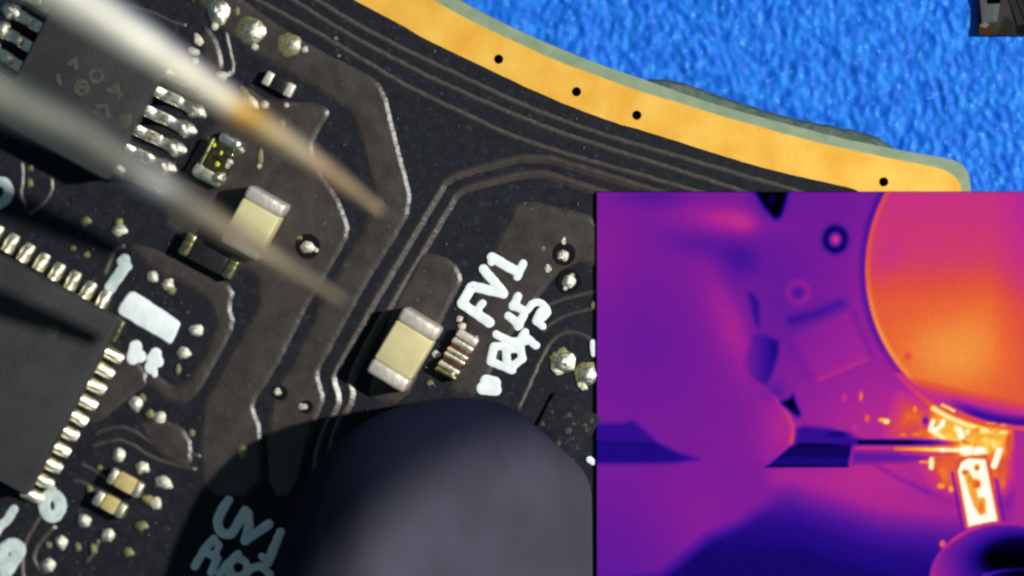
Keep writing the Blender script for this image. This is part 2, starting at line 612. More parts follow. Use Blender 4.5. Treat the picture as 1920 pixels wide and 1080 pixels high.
LET = [
    (20, 'silk', [[(922, 482), (972, 511)], (16, [(981, 494), (970, 519)]), (15, [(922, 482), (921, 492)])]),
    (20, 'silk', [[(907, 505), (944, 550)], [(944, 550), (887, 537)]]),
    (20, 'silk', [[(866, 569), (918, 605)], [(866, 569), (884, 538)], (15, [(890, 588), (905, 568)])]),
    (17, 'silk', [[(953, 592), (974, 610)], [(971, 556), (962, 575)], [(962, 572), (985, 584)], [(985, 584), (971, 612)]]),
    (15, 'silk', [[(989, 582), (998, 569), (1014, 566), (1028, 583), (1020, 594)], [(1013, 584), (1004, 602), (1018, 612)], [(1006, 604), (1020, 594)]]),
    (16, 'silk', [[(930, 627), (970, 647)], [(984, 623), (968, 650)], [(984, 630), (1005, 648)], [(951, 640), (984, 640)]]),
    (17, 'silk', [[(926, 650), (920, 678)], [(920, 678), (960, 694)], [(926, 650), (948, 648)], [(948, 648), (951, 688)], [(955, 655), (976, 652)], [(976, 652), (979, 672)], [(979, 672), (955, 692)]]),
    (26, 'silk', [[(912, 715), (927, 718)], [(905, 728), (928, 730)]]),
    (19, 'silk', [[(428, 938), (412, 963), (407, 983), (414, 999), (432, 1003), (442, 990), (452, 970), (460, 957)]]),
    (19, 'silk', [[(465, 962), (467, 985), (460, 1014)], [(460, 1012), (480, 1000), (504, 982)]]),
    (19, 'silk', [[(526, 998), (516, 1022), (503, 1054)], (15, [(491, 1043), (503, 1052)])]),
    (17, 'silk', [[(366, 1061), (383, 1031), (401, 1010)], [(388, 1036), (408, 1047), (396, 1074)], (13, [(402, 1012), (412, 1022), (404, 1040)])]),
    (15, 'silk', [[(447, 1038), (424, 1058), (411, 1078), (420, 1092)], [(424, 1060), (432, 1085)]]),
    (15, 'silk', [ringpts(447, 1064, 17, 17)]),
    (16, 'silk', [[(462, 1078), (470, 1065), (490, 1061), (507, 1078)]]),
    (24, 'silkdull', [[(233, 487), (234, 500), (222, 518), (206, 540)], (16, [(226, 490), (240, 500)])]),
    (26, 'silk', [[(255, 650), (249, 672)], [(252, 660), (262, 668)]]),
    (24, 'silk', [[(292, 663), (282, 690)], [(285, 672), (296, 678)], (12, [(290, 680), (290, 702)])]),
    (24, 'silkdull', [ringpts(98, 948, 16, 22, 10), (16, [(116, 938), (118, 948)]), (14, [(96, 912), (104, 930)])]),
    (26, 'silkdull', [[(6, 1030), (24, 1018), (40, 1030), (26, 1050), (10, 1075)], [(4, 1042), (8, 1062)]]),
    (18, 'silkdull', [[(26, 955), (14, 975), (2, 985), (-8, 1000)]]),
    (20, 'silkdull', [[(-4, 340), (10, 342), (18, 358), (12, 374), (-4, 384)]]),
    (12, 'silk', [[(1112, 642), (1113, 664)]]),
    (14, 'silk', [[(1106, 862), (1111, 866)]]),
]
for wp, mm, st_ in LET:
    letter("silkscreen_letter", st_, M[mm], board, wpx=wp)
blk = subdivide(chaikin(W([(248, 545), (262, 553), (330, 598), (338, 606), (334, 618), (324, 640), (317, 646), (304, 638), (228, 594), (219, 586), (222, 574), (238, 550)], 0.07), 1), 0.06, True, 0.006)
b_ = raised_poly("silkscreen_block", blk, MZ + 0.02, 0.05, 0.03, M['silk'], board)
b_["label"] = "solid white silkscreen rectangle"

# ---- solder joints and vias of the board
DOMES = {}


def dome_mesh(kind, var):
    k = (kind, var)
    if k in DOMES:
        return DOMES[k]
    verts, faces = [], []
    NR, NS = 7, 18
    for i in range(NR):
        r = 1.0 - i / NR
        for j in range(NS):
            a = 2 * math.pi * j / NS
            q = 1 + 0.34 * noise.noise(Vector((math.cos(a) * 1.5 + var * 5.1, math.sin(a) * 1.5, var)))
            z = 0.75 * (1 - r ** 1.8) + 0.25 * math.sqrt(max(0.0, 1 - r * r))
            z += 0.30 * noise.noise(Vector((r * math.cos(a) * 2.4 + var * 7, r * math.sin(a) * 2.4, var * 3.3))) * (1 - r * r)
            verts.append((r * q * math.cos(a), r * q * math.sin(a), z))
    verts.append((0, 0, 1.0))
    for i in range(NR - 1):
        for j in range(NS):
            j2 = (j + 1) % NS
            faces.append((i * NS + j, i * NS + j2, (i + 1) * NS + j2, (i + 1) * NS + j))
    for j in range(NS):
        faces.append(((NR - 1) * NS + j, (NR - 1) * NS + (j + 1) % NS, NR * NS))
    me = bpy.data.meshes.new("solder_dome")
    me.from_pydata(verts, [], faces)
    me.polygons.foreach_set("use_smooth", [True] * len(me.polygons))
    me.materials.append(M[kind])
    DOMES[k] = me
    return me


def dot(x, y, rx, ry=None, rot=0.0, kind='solder', h=0.52, parent=None, name="solder_joint", z=None):
    ry = rx if ry is None else ry
    z = MZ + 0.034 if z is None else z
    o = link(name, dome_mesh(kind, rnd.randrange(8)), board if parent is None else parent)
    p = P(x, y, z)
    o.location = p
    o.rotation_euler = (0, 0, rot if rx != ry else rnd.uniform(0, 6))
    o.scale = (rx / 100, ry / 100, h * min(rx, ry) / 100)
    return o


def ring(x, y, r0, r1, m, name="pad_ring", z=MZ + 0.042, hump=0.04):
    c = P(x, y, z)
    n = 22
    verts, faces = [], []
    for k, (r, dz) in enumerate(((r0, 0.0), ((r0 * 0.7 + r1 * 0.3), hump * 0.75), ((r0 + r1) / 2, hump), (r0 * 0.3 + r1 * 0.7, hump * 0.75), (r1, 0.0))):
        for j in range(n):
            a = 2 * math.pi * j / n
            verts.append((c.x + r / 100 * math.cos(a), c.y + r / 100 * math.sin(a), c.z + dz))
    for k in range(4):
        for j in range(n):
            j2 = (j + 1) % n
            faces.append((k * n + j, k * n + j2, (k + 1) * n + j2, (k + 1) * n + j))
    return mesh_obj(name, verts, faces, m, board, smooth=True)


D28 = -math.radians(28)
for d in [
    (410, 24, 21, 24), (403, 49, 8), (445, 21, 6, 8, 0, 'tarnish'), (475, 60, 24, 22), (478, 88, 7), (550, 84, 13), (572, 93, 7),
    (372, 74, 9, 12, 0.6), (363, 97, 7, 12, 1.2), (366, 115, 7), (416, 143, 12, 9), (431, 138, 5),
    (470, 193, 17, 11, -0.6), (496, 196, 8), (460, 175, 8, 14, 0.6, 'tarnish'), (538, 197, 5), (630, 72, 5, 4, 0, 'tarnish'), (636, 105, 4, 3, 0, 'tarnish'),
    (530, 232, 4, 9, 0, 'tarnish'), (489, 294, 6, 14, 0, 'tarnish'), (487, 311, 5),
    (577, 464, 14, 12), (562, 446, 6, 5, 0, 'tarnish'), (594, 469, 5),
    (224, 432, 15, 12), (222, 418, 9, 10, 0, 'tarnish'), (286, 519, 11), (315, 533, 12), (321, 545, 10, 8, 0, 'tarnish'),
    (367, 619, 14, 12), (344, 662, 13, 12), (334, 693, 6, 10, 0, 'tarnish'), (254, 757, 14, 14), (268, 745, 5, 9, 0.5, 'tarnish'), (298, 783, 13, 12), (281, 777, 10, 9, 0, 'tarnish'),
    (360, 812, 6, 8, 0, 'tarnish'), (223, 853, 13), (267, 877, 14, 12), (307, 905, 17, 12, -0.4), (293, 944, 13, 11), (277, 938, 12, 10, 0, 'tarnish'), (187, 877, 6, 6, 0, 'tarnish'),
    (168, 917, 7, 8, 0, 'tarnish'), (158, 976, 13, 13), (202, 1003, 13, 14), (114, 1017, 13, 13), (146, 1026, 7, 9, 0, 'tarnish'), (90, 1060, 14, 14), (91, 1022, 7, 7, 0, 'tarnish'),
    (175, 1030, 8, 11, 0, 'tarnish'), (265, 986, 13, 11, 0, 'tarnish'), (240, 1036, 11, 10, 0, 'tarnish'), (455, 846, 11, 15, 0.5, 'tarnish'),
    (1056, 479, 12), (1058, 453, 5, 7), (1018, 466, 5, 5, 0, 'tarnish'), (1028, 504, 6, 8), (1067, 528, 14, 13), (1073, 516, 5), (1060, 541, 5),
    (1057, 679, 22, 20), (1045, 696, 11, 7, D28), (1040, 667, 7, 7, 0, 'tarnish'), (1104, 704, 21, 17), (1092, 724, 11, 7, D28),
    (1112, 572, 4, 8, 0, 'tarnish'), (862, 598, 6, 6, 0, 'leadwarm'), (866, 612, 8, 7, 0, 'leadwarm'), (818, 664, 8, 7, 0, 'silkdull'), (806, 718, 7, 6, 0, 'tarnish'),
    (58, 316, 7, 5, 0, 'tarnish'), (56, 343, 7, 9, 0, 'tarnish'), (160, 414, 11, 10, 0, 'tarnish'), (137, 465, 6, 5, 0, 'tarnish'), (163, 478, 8, 6, 0, 'tarnish'),
    (395, 270, 7, 16, 0.4, 'tarnish'), (520, 735, 8, 8), (568, 762, 9, 7),
]:
    dot(*d)
for (x, y, r) in [(470, 57, 28), (542, 84, 23), (1053, 676, 23), (1099, 700, 22)]:
    dot(x, y, r, r, 0, 'tarnish', 0.14, z=MZ + 0.03)
for (x, y, r0, r1) in [(577, 462, 24, 3), (1057, 476, 22, 3), (1067, 527, 23, 3), (526, 737, 14, 3), (575, 763, 13, 3)]:
    ring(x, y, r0, r1, M['well'], name="via_well", z=MZ + 0.038, hump=0.006)

# dust and lint on the mask
verts, faces = [], []
for k in range(260):
    dxp, dyp = rnd.uniform(0, 1115), rnd.uniform(0, 1080)
    if dxp > 600 and dyp < 0.47 * (dxp - 660) + 20:
        continue
    c = P(dxp, dyp, MZ + PH + 0.002)
    r = rnd.uniform(0.008, 0.022)
    n0 = len(verts)
    st_ = rnd.uniform(0.6, 1.6)
    for j in range(6):
        a = j * math.pi / 3 + rnd.uniform(-.3, .3)
        verts.append((c.x + r * st_ * math.cos(a), c.y + r / st_ * math.sin(a), c.z - 0.004))
    verts.append((c.x, c.y, c.z + r * 0.5))
    for j in range(6):
        faces.append((n0 + j, n0 + (j + 1) % 6, n0 + 6))
du = mesh_obj("dust", verts, faces, M['dust'], board)
du["kind"] = "stuff"

# ------------------------------------------------------------------ components
RZ = -math.radians(28.2)         # most parts are turned 28 degrees on the board
BT = MZ + 0.036                  # where soldered parts sit


def at(x, y, h):
    p = P(x, y, BT + h)
    return (p.x, p.y, BT)


def chip(name, label, cat, x, y, L, Wd, H, rz, body, term, tl=0.22, group=None, bow=0.0):
    t = thing(name, label, cat, at(x, y, H), rz, group)
    box("body", (0, 0, H / 2), (L - 2 * tl + 0.02, Wd, H * 0.97), body, t, min(0.05, H * 0.15), 3, 0.006)
    for s in (-1, 1):
        box("terminal", (s * (L / 2 - tl / 2), 0, H / 2 + 0.006), (tl, Wd * 1.02, H), term, t, min(0.075, H * 0.2, tl * 0.35), 3, 0.012)
    return t


ml = chip("ceramic_capacitor", "tan ceramic capacitor with silver ends left of the white lettering, black shadow beside it", "capacitor",
          756, 656, 1.42, 0.80, 0.74, math.radians(59), M['ceramic'], M['leadwarm'], 0.30, "tan ceramic capacitors")
chip("ceramic_capacitor", "tan ceramic capacitor half hidden under the lower tweezer arm", "capacitor",
     474, 418, 1.20, 0.80, 0.74, math.radians(61), M['ceramic'], M['leadwarm'], 0.28, "tan ceramic capacitors")

chip("chip_resistor", "small black chip resistor with pale ends above the upper tweezer arm", "resistor", 522, 158, 0.62, 0.27, 0.2, RZ, M['blackbody'], M['leadwarm'], 0.17)
chip("chip_resistor", "black chip in shadow below the lower tweezer arm", "resistor", 392, 480, 1.15, 0.46, 0.3, RZ, M['blackbody'], M['tarnish'], 0.22)
chip("chip_capacitor", "tiny golden brown chip, the upper of the pair among the solder dots", "capacitor", 234, 906, 0.70, 0.31, 0.28, RZ, M['ceramicgold'], M['lead'], 0.17, "golden chip pair")
chip("chip_capacitor", "tiny golden brown chip, the lower of the pair among the solder dots", "capacitor", 205, 946, 0.66, 0.30, 0.28, RZ, M['ceramicgold'], M['lead'], 0.19, "golden chip pair")

# banded part beside the loose capacitor
t = thing("banded_chip", "dark red chip with bright metal bands between tan capacitor and white lettering", "chip", at(857, 664, 0.25), math.radians(59))
box("body", (0, 0, 0.12), (0.86, 0.40, 0.22), M['redbody'], t, 0.04, 2)
for (x, wd, mm) in ((0.36, 0.16, 'leadwarm'), (0.20, 0.13, 'lead'), (0.015, 0.09, 'lead'), (-0.095, 0.09, 'lead'), (-0.30, 0.12, 'lead'), (-0.42, 0.10, 'tarnish')):
    box("metal_band", (x, 0.0, 0.14), (wd, 0.44, 0.24), M[mm], t, 0.04, 3, 0.01)
o_ = link("solder_bead", dome_mesh('solder', 1), t)
o_.location = (-0.36, -0.12, 0.20)
o_.scale = (0.09, 0.07, 0.09)
o_ = link("solder_bead", dome_mesh('solder', 2), t)
o_.location = (0.44, -0.14, 0.16)
o_.scale = (0.05, 0.05, 0.08)

# shiny chip between the tweezer arms
t = thing("chip_inductor", "shiny olive chip with solder flooded ends between the tweezer arms", "inductor", at(410, 300, 0.3), math.radians(62))
box("body", (0, 0, 0.17), (0.62, 0.52, 0.34), M['darkglass'], t, 0.12, 4, 0.02)
for (x, y, sx, sy, sz, mm) in ((-0.34, 0.03, 0.30, 0.64, 0.34, 'lead'), (0.40, -0.02, 0.24, 0.46, 0.30, 'solder')):
    box("terminal", (x, y, sz / 2), (sx, sy, sz), M[mm], t, 0.10, 4, 0.035)
for (x, y, s, mm) in ((-0.08, -0.02, 0.07, 'yellowbead'), (0.14, 0.02, 0.06, 'yellowbead'), (0.06, -0.2, 0.08, 'solder'), (-0.02, -0.2, 0.06, 'solder'), (0.36, -0.3, 0.07, 'solder'), (-0.28, -0.16, 0.13, 'solder'), (0.2, 0.2, 0.05, 'yellowbead')):
    o_ = link("solder_bead", dome_mesh(mm, rnd.randrange(8)), t)
    o_.location = (x, y, 0.31)
    o_.scale = (s, s * 0.9, s)
box("side_wall", (0.0, 0.27, 0.15), (0.66, 0.08, 0.32), M['tarnish'], t, 0.03, 3, 0.02)

# eight-lead (gull wing) chip at the top left
t = thing("integrated_circuit", "black chip with bright gull wing leads and faded markings between the tweezer arms", "chip", at(152, 166, 0.85), RZ)
box("package", (0, 0, 0.50), (2.42, 2.60, 0.72), M['epoxy'], t, 0.06, 3)


def gull(s, y, t):
    """One bent lead: shoulder, slope and foot."""
    path = [(1.16, 0.46), (1.34, 0.46), (1.46, 0.38), (1.58, 0.10), (1.70, 0.045), (2.05, 0.04)]
    wd, th = 0.11, 0.035
    verts, faces = [], []
    for (x, z) in path:
        for (dy, dz) in ((-wd, -th), (wd, -th), (wd, th * 0.6), (wd * 0.6, th), (-wd * 0.6, th), (-wd, th * 0.6)):
            verts.append((s * x, y + dy, z + dz))
    for i in range(len(path) - 1):
        for j in range(6):
            j2 = (j + 1) % 6
            f = (i * 6 + j, i * 6 + j2, i * 6 + 6 + j2, i * 6 + 6 + j)
            faces.append(f if s > 0 else f[::-1])
    faces.append(tuple(range(6)))
    faces.append(tuple(range(len(path) * 6 - 6, len(path) * 6))[::-1])
    o = mesh_obj("lead", verts, faces, M['solder'], t, smooth=True)
    f = link("solder_fillet", dome_mesh('solder', rnd.randrange(8)), o)
    f.location = (s * 1.98, y, 0.0)
    f.scale = (0.22, 0.15, 0.13)
    return o


for k in range(6):
    yy = (k - 2.5) * 0.41
    gull(1, yy, t)
    gull(-1, yy, t)
mk = [ringpts(0.14, 0.34, 0.12, 0.11), ringpts(0.0, 0.02, 0.12, 0.12), [(-0.08, 0.0), (0.06, 0.06)],
      [(0.50, 0.26), (0.56, 0.40), (0.70, 0.18)], [(0.46, 0.22), (0.72, 0.26)], [(0.42, -0.16), (0.56, -0.06), (0.70, -0.22)], [(0.42, -0.28), (0.62, -0.30)],
      [(-0.42, 0.30), (-0.36, 0.44), (-0.26, 0.3)], [(-0.5, 0.0), (-0.4, -0.1)]]
for s_ in mk:
    letter("marking", [s_], M['marking'], t, z=0.866, wpx=8, conv=True)
o_ = link("pin_one_dot", dome_mesh('marking', 0), t)
o_.location = (1.03, -0.14, 0.858)
o_.scale = (0.15, 0.15, 0.02)

# big leadless chip at the lower left
BH = 0.72
cx, cy = 222, 600               # its upper right corner in the photo
cpt = P(cx, cy, BT + BH)
t = thing("integrated_circuit", "large charcoal chip at the left edge with two rows of cream solder leads", "chip", (cpt.x, cpt.y, BT), RZ)
BL, BWd = 4.2, 3.75
box("package", (-BL / 2, -BWd / 2, BH / 2), (BL, BWd, BH), M['epoxy'], t, 0.05, 3)


def fillet_mesh(k):
    """A solder fillet: high against the package, sloping down outwards (+x)."""
    NU, NV = 8, 9
    vs, fs = [], []
    for i in range(NU + 1):
        u = i / NU
        for j in range(NV):
            v = -1 + 2 * j / (NV - 1)
            wv = 0.135 * (1 - 0.25 * u ** 3) * (1 + 0.10 * noise.noise(Vector((u * 3, k * 4.0, v))))
            z = (0.235 * (1 - u) + 0.03) * max(0.0, 1 - abs(v) ** 2.6) ** 0.6
            z += 0.022 * noise.noise(Vector((u * 4 + k * 3.3, v * 2, k)))
            vs.append((-0.22 + u * 0.47, v * wv, max(z, 0.0) if abs(v) < 0.99 else 0.0))
    for i in range(NU):
        for j in range(NV - 1):
            fs.append((i * NV + j, (i + 1) * NV + j, (i + 1) * NV + j + 1, i * NV + j + 1))
    me = bpy.data.meshes.new("lead_fillet")
    me.from_pydata(vs, [], fs)
    me.polygons.foreach_set("use_smooth", [True] * len(me.polygons))
    me.materials.append(M['lead'])
    return me


FIL = [fillet_mesh(k) for k in range(5)]


def lead_at(px, py, horiz):
    h = 0.12
    p = P(px, py, BT + h)
    d = Vector((p.x - cpt.x, p.y - cpt.y, 0))
    c, s = math.cos(-RZ), math.sin(-RZ)
    lx, ly = c * d.x - s * d.y, s * d.x + c * d.y
    o = link("lead", FIL[rnd.randrange(5)], t)
    o.location = (lx, ly, 0.0)
    o.rotation_euler = (rnd.uniform(-.05, .05), rnd.uniform(-.05, .05), rnd.uniform(-.07, .07) + (0.0 if horiz else math.pi / 2))
    sc_ = rnd.uniform(0.92, 1.08)
    o.scale = (0.90 * sc_, 0.95, sc_) if horiz else (0.74 * sc_, 0.92, 0.95)
    return o


for k in range(10):
    f = k / 9
    lead_at(208 + (60 - 208) * f, 664 + (930 - 664) * f, True)
for k in range(8):
    f = k / 6
    lead_at(18 + (193 - 18) * (k - 1) / 6, 457 + (562 - 457) * (k - 1) / 6, False)
box("corner_tie_bar", (0.03, -0.24, 0.16), (0.10, 0.42, 0.3), M['tarnish'], t, 0.03, 3)
o_ = link("pin_one_dot", dome_mesh('marking', 0), t)
q_ = P(100, 622, BT + BH) - cpt
o_.location = (math.cos(-RZ) * q_.x - math.sin(-RZ) * q_.y, math.sin(-RZ) * q_.x + math.cos(-RZ) * q_.y, BH)
o_.scale = (0.14, 0.14, 0.015)

# speckled chip cut off by the thermal picture
t = thing("integrated_circuit", "dark speckled chip beside the left edge of the thermal screen", "chip", at(1072, 812, 0.07), RZ)
box("package", (-0.15, -0.1, 0.035), (1.0, 1.25, 0.07), M['mask'], t, 0.03, 3)
for k in range(26):
    o_ = link("speck", dome_mesh('marking', k % 4), t)
    o_.location = (rnd.uniform(-0.58, 0.28), rnd.uniform(-0.65, 0.45), 0.07)
    s_ = rnd.uniform(0.02, 0.05)
    o_.scale = (s_, s_ * rnd.uniform(0.7, 1.4), 0.015)

# ------------------------------------------------------------------ tweezers
tw = thing("tweezers", "out of focus steel tweezers with browned tips reaching in from the upper left", "tweezers", (0, 0, 0))


def arm(name, spec, tint, label):
    """spec: (px, py, z, width px, thickness mm) from tip to tail."""
    ctr, wid, thk = [], [], []
    for (x, y, z, wp, th) in spec:
        ctr.append(P(x, y, z))
        wid.append(wp / 100.0)
        thk.append(th)
    # resample
    C, Wd, T, U = [], [], [], []
    for i in range(len(ctr) - 1):
        k = 8
        for j in range(k):
            f = j / k
            C.append(ctr[i].lerp(ctr[i + 1], f))
            Wd.append(wid[i] * (1 - f) + wid[i + 1] * f)
            T.append(thk[i] * (1 - f) + thk[i + 1] * f)
            U.append(spec[i][0] * (1 - f) + spec[i + 1][0] * f)
    C.append(ctr[-1]); Wd.append(wid[-1]); T.append(thk[-1]); U.append(spec[-1][0])
    NS = 16
    verts, faces, cols = [], [], []
    for i, c in enumerate(C):
        t_ = (C[min(i + 1, len(C) - 1)] - C[max(i - 1, 0)]).normalized()
        side = t_.cross(Vector((0, 0, 1))).normalized()
        nn = side.cross(t_).normalized()
        u = U[i]
        tc = tint[-1][1]
        for a, b in zip(tint, tint[1:]):
            if a[0] >= u >= b[0]:
                f = (a[0] - u) / (a[0] - b[0])
                tc = tuple(a[1][q] * (1 - f) + b[1][q] * f for q in range(3))
        if u > tint[0][0]:
            tc = tint[0][1]
        for j in range(NS):
            a = 2 * math.pi * j / NS
            ca_, sa_ = math.cos(a), math.sin(a)
            e = 0.55
            xx = math.copysign(abs(ca_) ** e, ca_)
            zz = math.copysign(abs(sa_) ** e, sa_)
            verts.append(c + side * (xx * Wd[i] / 2) + nn * (zz * T[i] / 2))
            cols.append((*tc, 1.0))
    for i in range(len(C) - 1):
        for j in range(NS):
            j2 = (j + 1) % NS
            faces.append((i * NS + j, i * NS + j2, (i + 1) * NS + j2, (i + 1) * NS + j))
    faces.append(tuple(range(NS))[::-1])
    faces.append(tuple(range((len(C) - 1) * NS, len(C) * NS)))
    o = mesh_obj(name, verts, faces, M['steel'], tw, smooth=True)
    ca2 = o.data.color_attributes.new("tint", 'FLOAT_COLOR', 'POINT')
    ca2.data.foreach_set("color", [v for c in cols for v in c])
    o["label"] = label
    return o


arm("arm", [(716, 398, 5.8, 12, 0.25), (690, 378, 5.9, 20, 0.3), (640, 340, 6.2, 29, 0.4), (560, 280, 6.7, 36, 0.6), (450, 206, 7.4, 46, 0.8), (300, 103, 8.3, 60, 1), (143, -2, 9.3, 76, 1.2), (-100, -165, 11.0, 88.8, 1.3),
            (-1500, -1060, 20.0, 255, 1.6), (-3400, -2150, 31.0, 357, 1.8)],
    [(716, (0.24, 0.17, 0.09)), (640, (0.32, 0.22, 0.11)), (600, (0.40, 0.26, 0.14)), (540, (0.50, 0.41, 0.24)), (485, (0.50, 0.36, 0.15)), (455, (0.60, 0.32, 0.03)), (435, (0.64, 0.38, 0.06)), (412, (0.72, 0.65, 0.48)), (250, (0.74, 0.72, 0.60)), (-3400, (0.7, 0.7, 0.6))],
    "upper arm, cream steel with an orange band and brown tip")
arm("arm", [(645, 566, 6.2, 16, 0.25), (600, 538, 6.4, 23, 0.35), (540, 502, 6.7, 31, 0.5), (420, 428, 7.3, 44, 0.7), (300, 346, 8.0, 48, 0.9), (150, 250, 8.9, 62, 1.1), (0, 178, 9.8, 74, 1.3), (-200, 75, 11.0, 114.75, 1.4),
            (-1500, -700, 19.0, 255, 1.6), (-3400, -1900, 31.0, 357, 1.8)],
    [(645, (0.11, 0.09, 0.055)), (540, (0.16, 0.13, 0.08)), (420, (0.22, 0.18, 0.11)), (330, (0.15, 0.14, 0.105)), (280, (0.34, 0.34, 0.31)), (235, (0.20, 0.20, 0.17)), (200, (0.13, 0.135, 0.105)), (0, (0.13, 0.14, 0.11)), (-3400, (0.4, 0.4, 0.37))],  # paler stop midway along the arm is a painted glint
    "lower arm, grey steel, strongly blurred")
c_ = P(-3480, -2080, 31.2)
box("heel", c_, (6.0, 9.0, 2.4), M['epoxy'], tw, 0.5, 3).rotation_euler = (0, 0, math.radians(-32))

# ------------------------------------------------------------------ rounded clamp tip at the bottom edge
COLLAR = [(505, 1180), (512, 1090), (535, 1000), (585, 880), (650, 808), (740, 762), (840, 745), (930, 750), (985, 782), (1035, 825), (1085, 870), (1108, 905), (1111, 960), (1111, 1180), (1108, 1330), (1060, 1480), (700, 1500), (540, 1360)]


def hfac(x):
    q = min(1, max(0, (x - 640.0) / 460.0))
    return 1 - 0.80 * q * q * (3 - 2 * q)


def clamp_body():
    """A smooth rounded cushion over an outline, sloping down towards the screen."""
    out = chaikin([Vector(p) for p in COLLAR], 2)
    cx_, cy_ = 850.0, 1180.0
    n, NRr = len(out), 44
    verts, faces, cols = [], [], []
    for i in range(NRr + 1):
        rho = i / NRr
        for p in out:
            x = cx_ + (p.x - cx_) * rho
            y = cy_ + (p.y - cy_) * rho
            z = (2.5 + 2.0 * max(0.0, 1 - rho ** 2.4) ** 0.8) * hfac(x)
            q = P2(x, y, z)
            verts.append((q[0], q[1], z))
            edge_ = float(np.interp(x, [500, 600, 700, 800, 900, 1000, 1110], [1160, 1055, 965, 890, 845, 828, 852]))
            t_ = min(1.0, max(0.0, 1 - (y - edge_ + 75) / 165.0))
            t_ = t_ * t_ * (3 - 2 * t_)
            cols.append(tuple(g_ * (1 - t_) + n_ * t_ for g_, n_ in zip((0.056, 0.056, 0.078), (0.003, 0.004, 0.016))) + (1.0,))  # upper left shade painted into the tint, fading to grey
    for p in out:
        q = P2(p.x, p.y, 0.0)
        verts.append((q[0], q[1], 0.08))
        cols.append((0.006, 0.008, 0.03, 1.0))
    for i in range(NRr + 1):
        for j in range(n):
            j2 = (j + 1) % n
            faces.append((i * n + j, (i + 1) * n + j, (i + 1) * n + j2, i * n + j2))
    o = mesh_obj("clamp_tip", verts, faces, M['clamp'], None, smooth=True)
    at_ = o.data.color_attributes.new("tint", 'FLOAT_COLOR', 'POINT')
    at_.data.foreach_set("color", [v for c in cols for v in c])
    bm = bmesh.new()
    bm.from_mesh(o.data)
    bmesh.ops.remove_doubles(bm, verts=bm.verts, dist=1e-5)
    bmesh.ops.recalc_face_normals(bm, faces=bm.faces)
    bm.to_mesh(o.data)
    bm.free()
    o["label"] = "blurred grey rounded clamp tip with navy shade painted on its rim at the bottom edge"
    o["category"] = "clamp"
    return o


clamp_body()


# ------------------------------------------------------------------ overlaid pictures, built as added lit slabs
def seg_dist(X, Y, a, b):
    ax, ay = a
    bx_, by_ = b
    dx, dy = bx_ - ax, by_ - ay
    t_ = np.clip(((X - ax) * dx + (Y - ay) * dy) / (dx * dx + dy * dy + 1e-9), 0, 1)
    return np.hypot(X - ax - t_ * dx, Y - ay - t_ * dy)


def poly_mask(X, Y, pts, soft):
    d = np.full(X.shape, 1e9)
    ins = np.zeros(X.shape, bool)
    n = len(pts)
    for i in range(n):
        a, b = pts[i], pts[(i + 1) % n]
        d = np.minimum(d, seg_dist(X, Y, a, b))
        cond = (a[1] > Y) != (b[1] > Y)
        xi = (b[0] - a[0]) * (Y - a[1]) / ((b[1] - a[1]) if b[1] != a[1] else 1e-9) + a[0]
        ins ^= cond & (X < xi)
    sd = np.where(ins, d, -d)
    return np.clip(sd / (2 * soft) + 0.5, 0, 1)


def line_mask(X, Y, pts, wd, soft):
    d = np.full(X.shape, 1e9)
    for a, b in zip(pts, pts[1:]):
        d = np.minimum(d, seg_dist(X, Y, a, b))
    return np.clip((wd / 2 - d) / (2 * soft) + 0.5, 0, 1)


def gau(X, Y, cx_, cy_, sx, sy, rot=0.0):
    c, s = math.cos(rot), math.sin(rot)
    u = (X - cx_) * c + (Y - cy_) * s
    v = -(X - cx_) * s + (Y - cy_) * c
    return np.exp(-0.5 * ((u / sx) ** 2 + (v / sy) ** 2))


def mixv(V, m, val):
    return V * (1 - m) + val * m


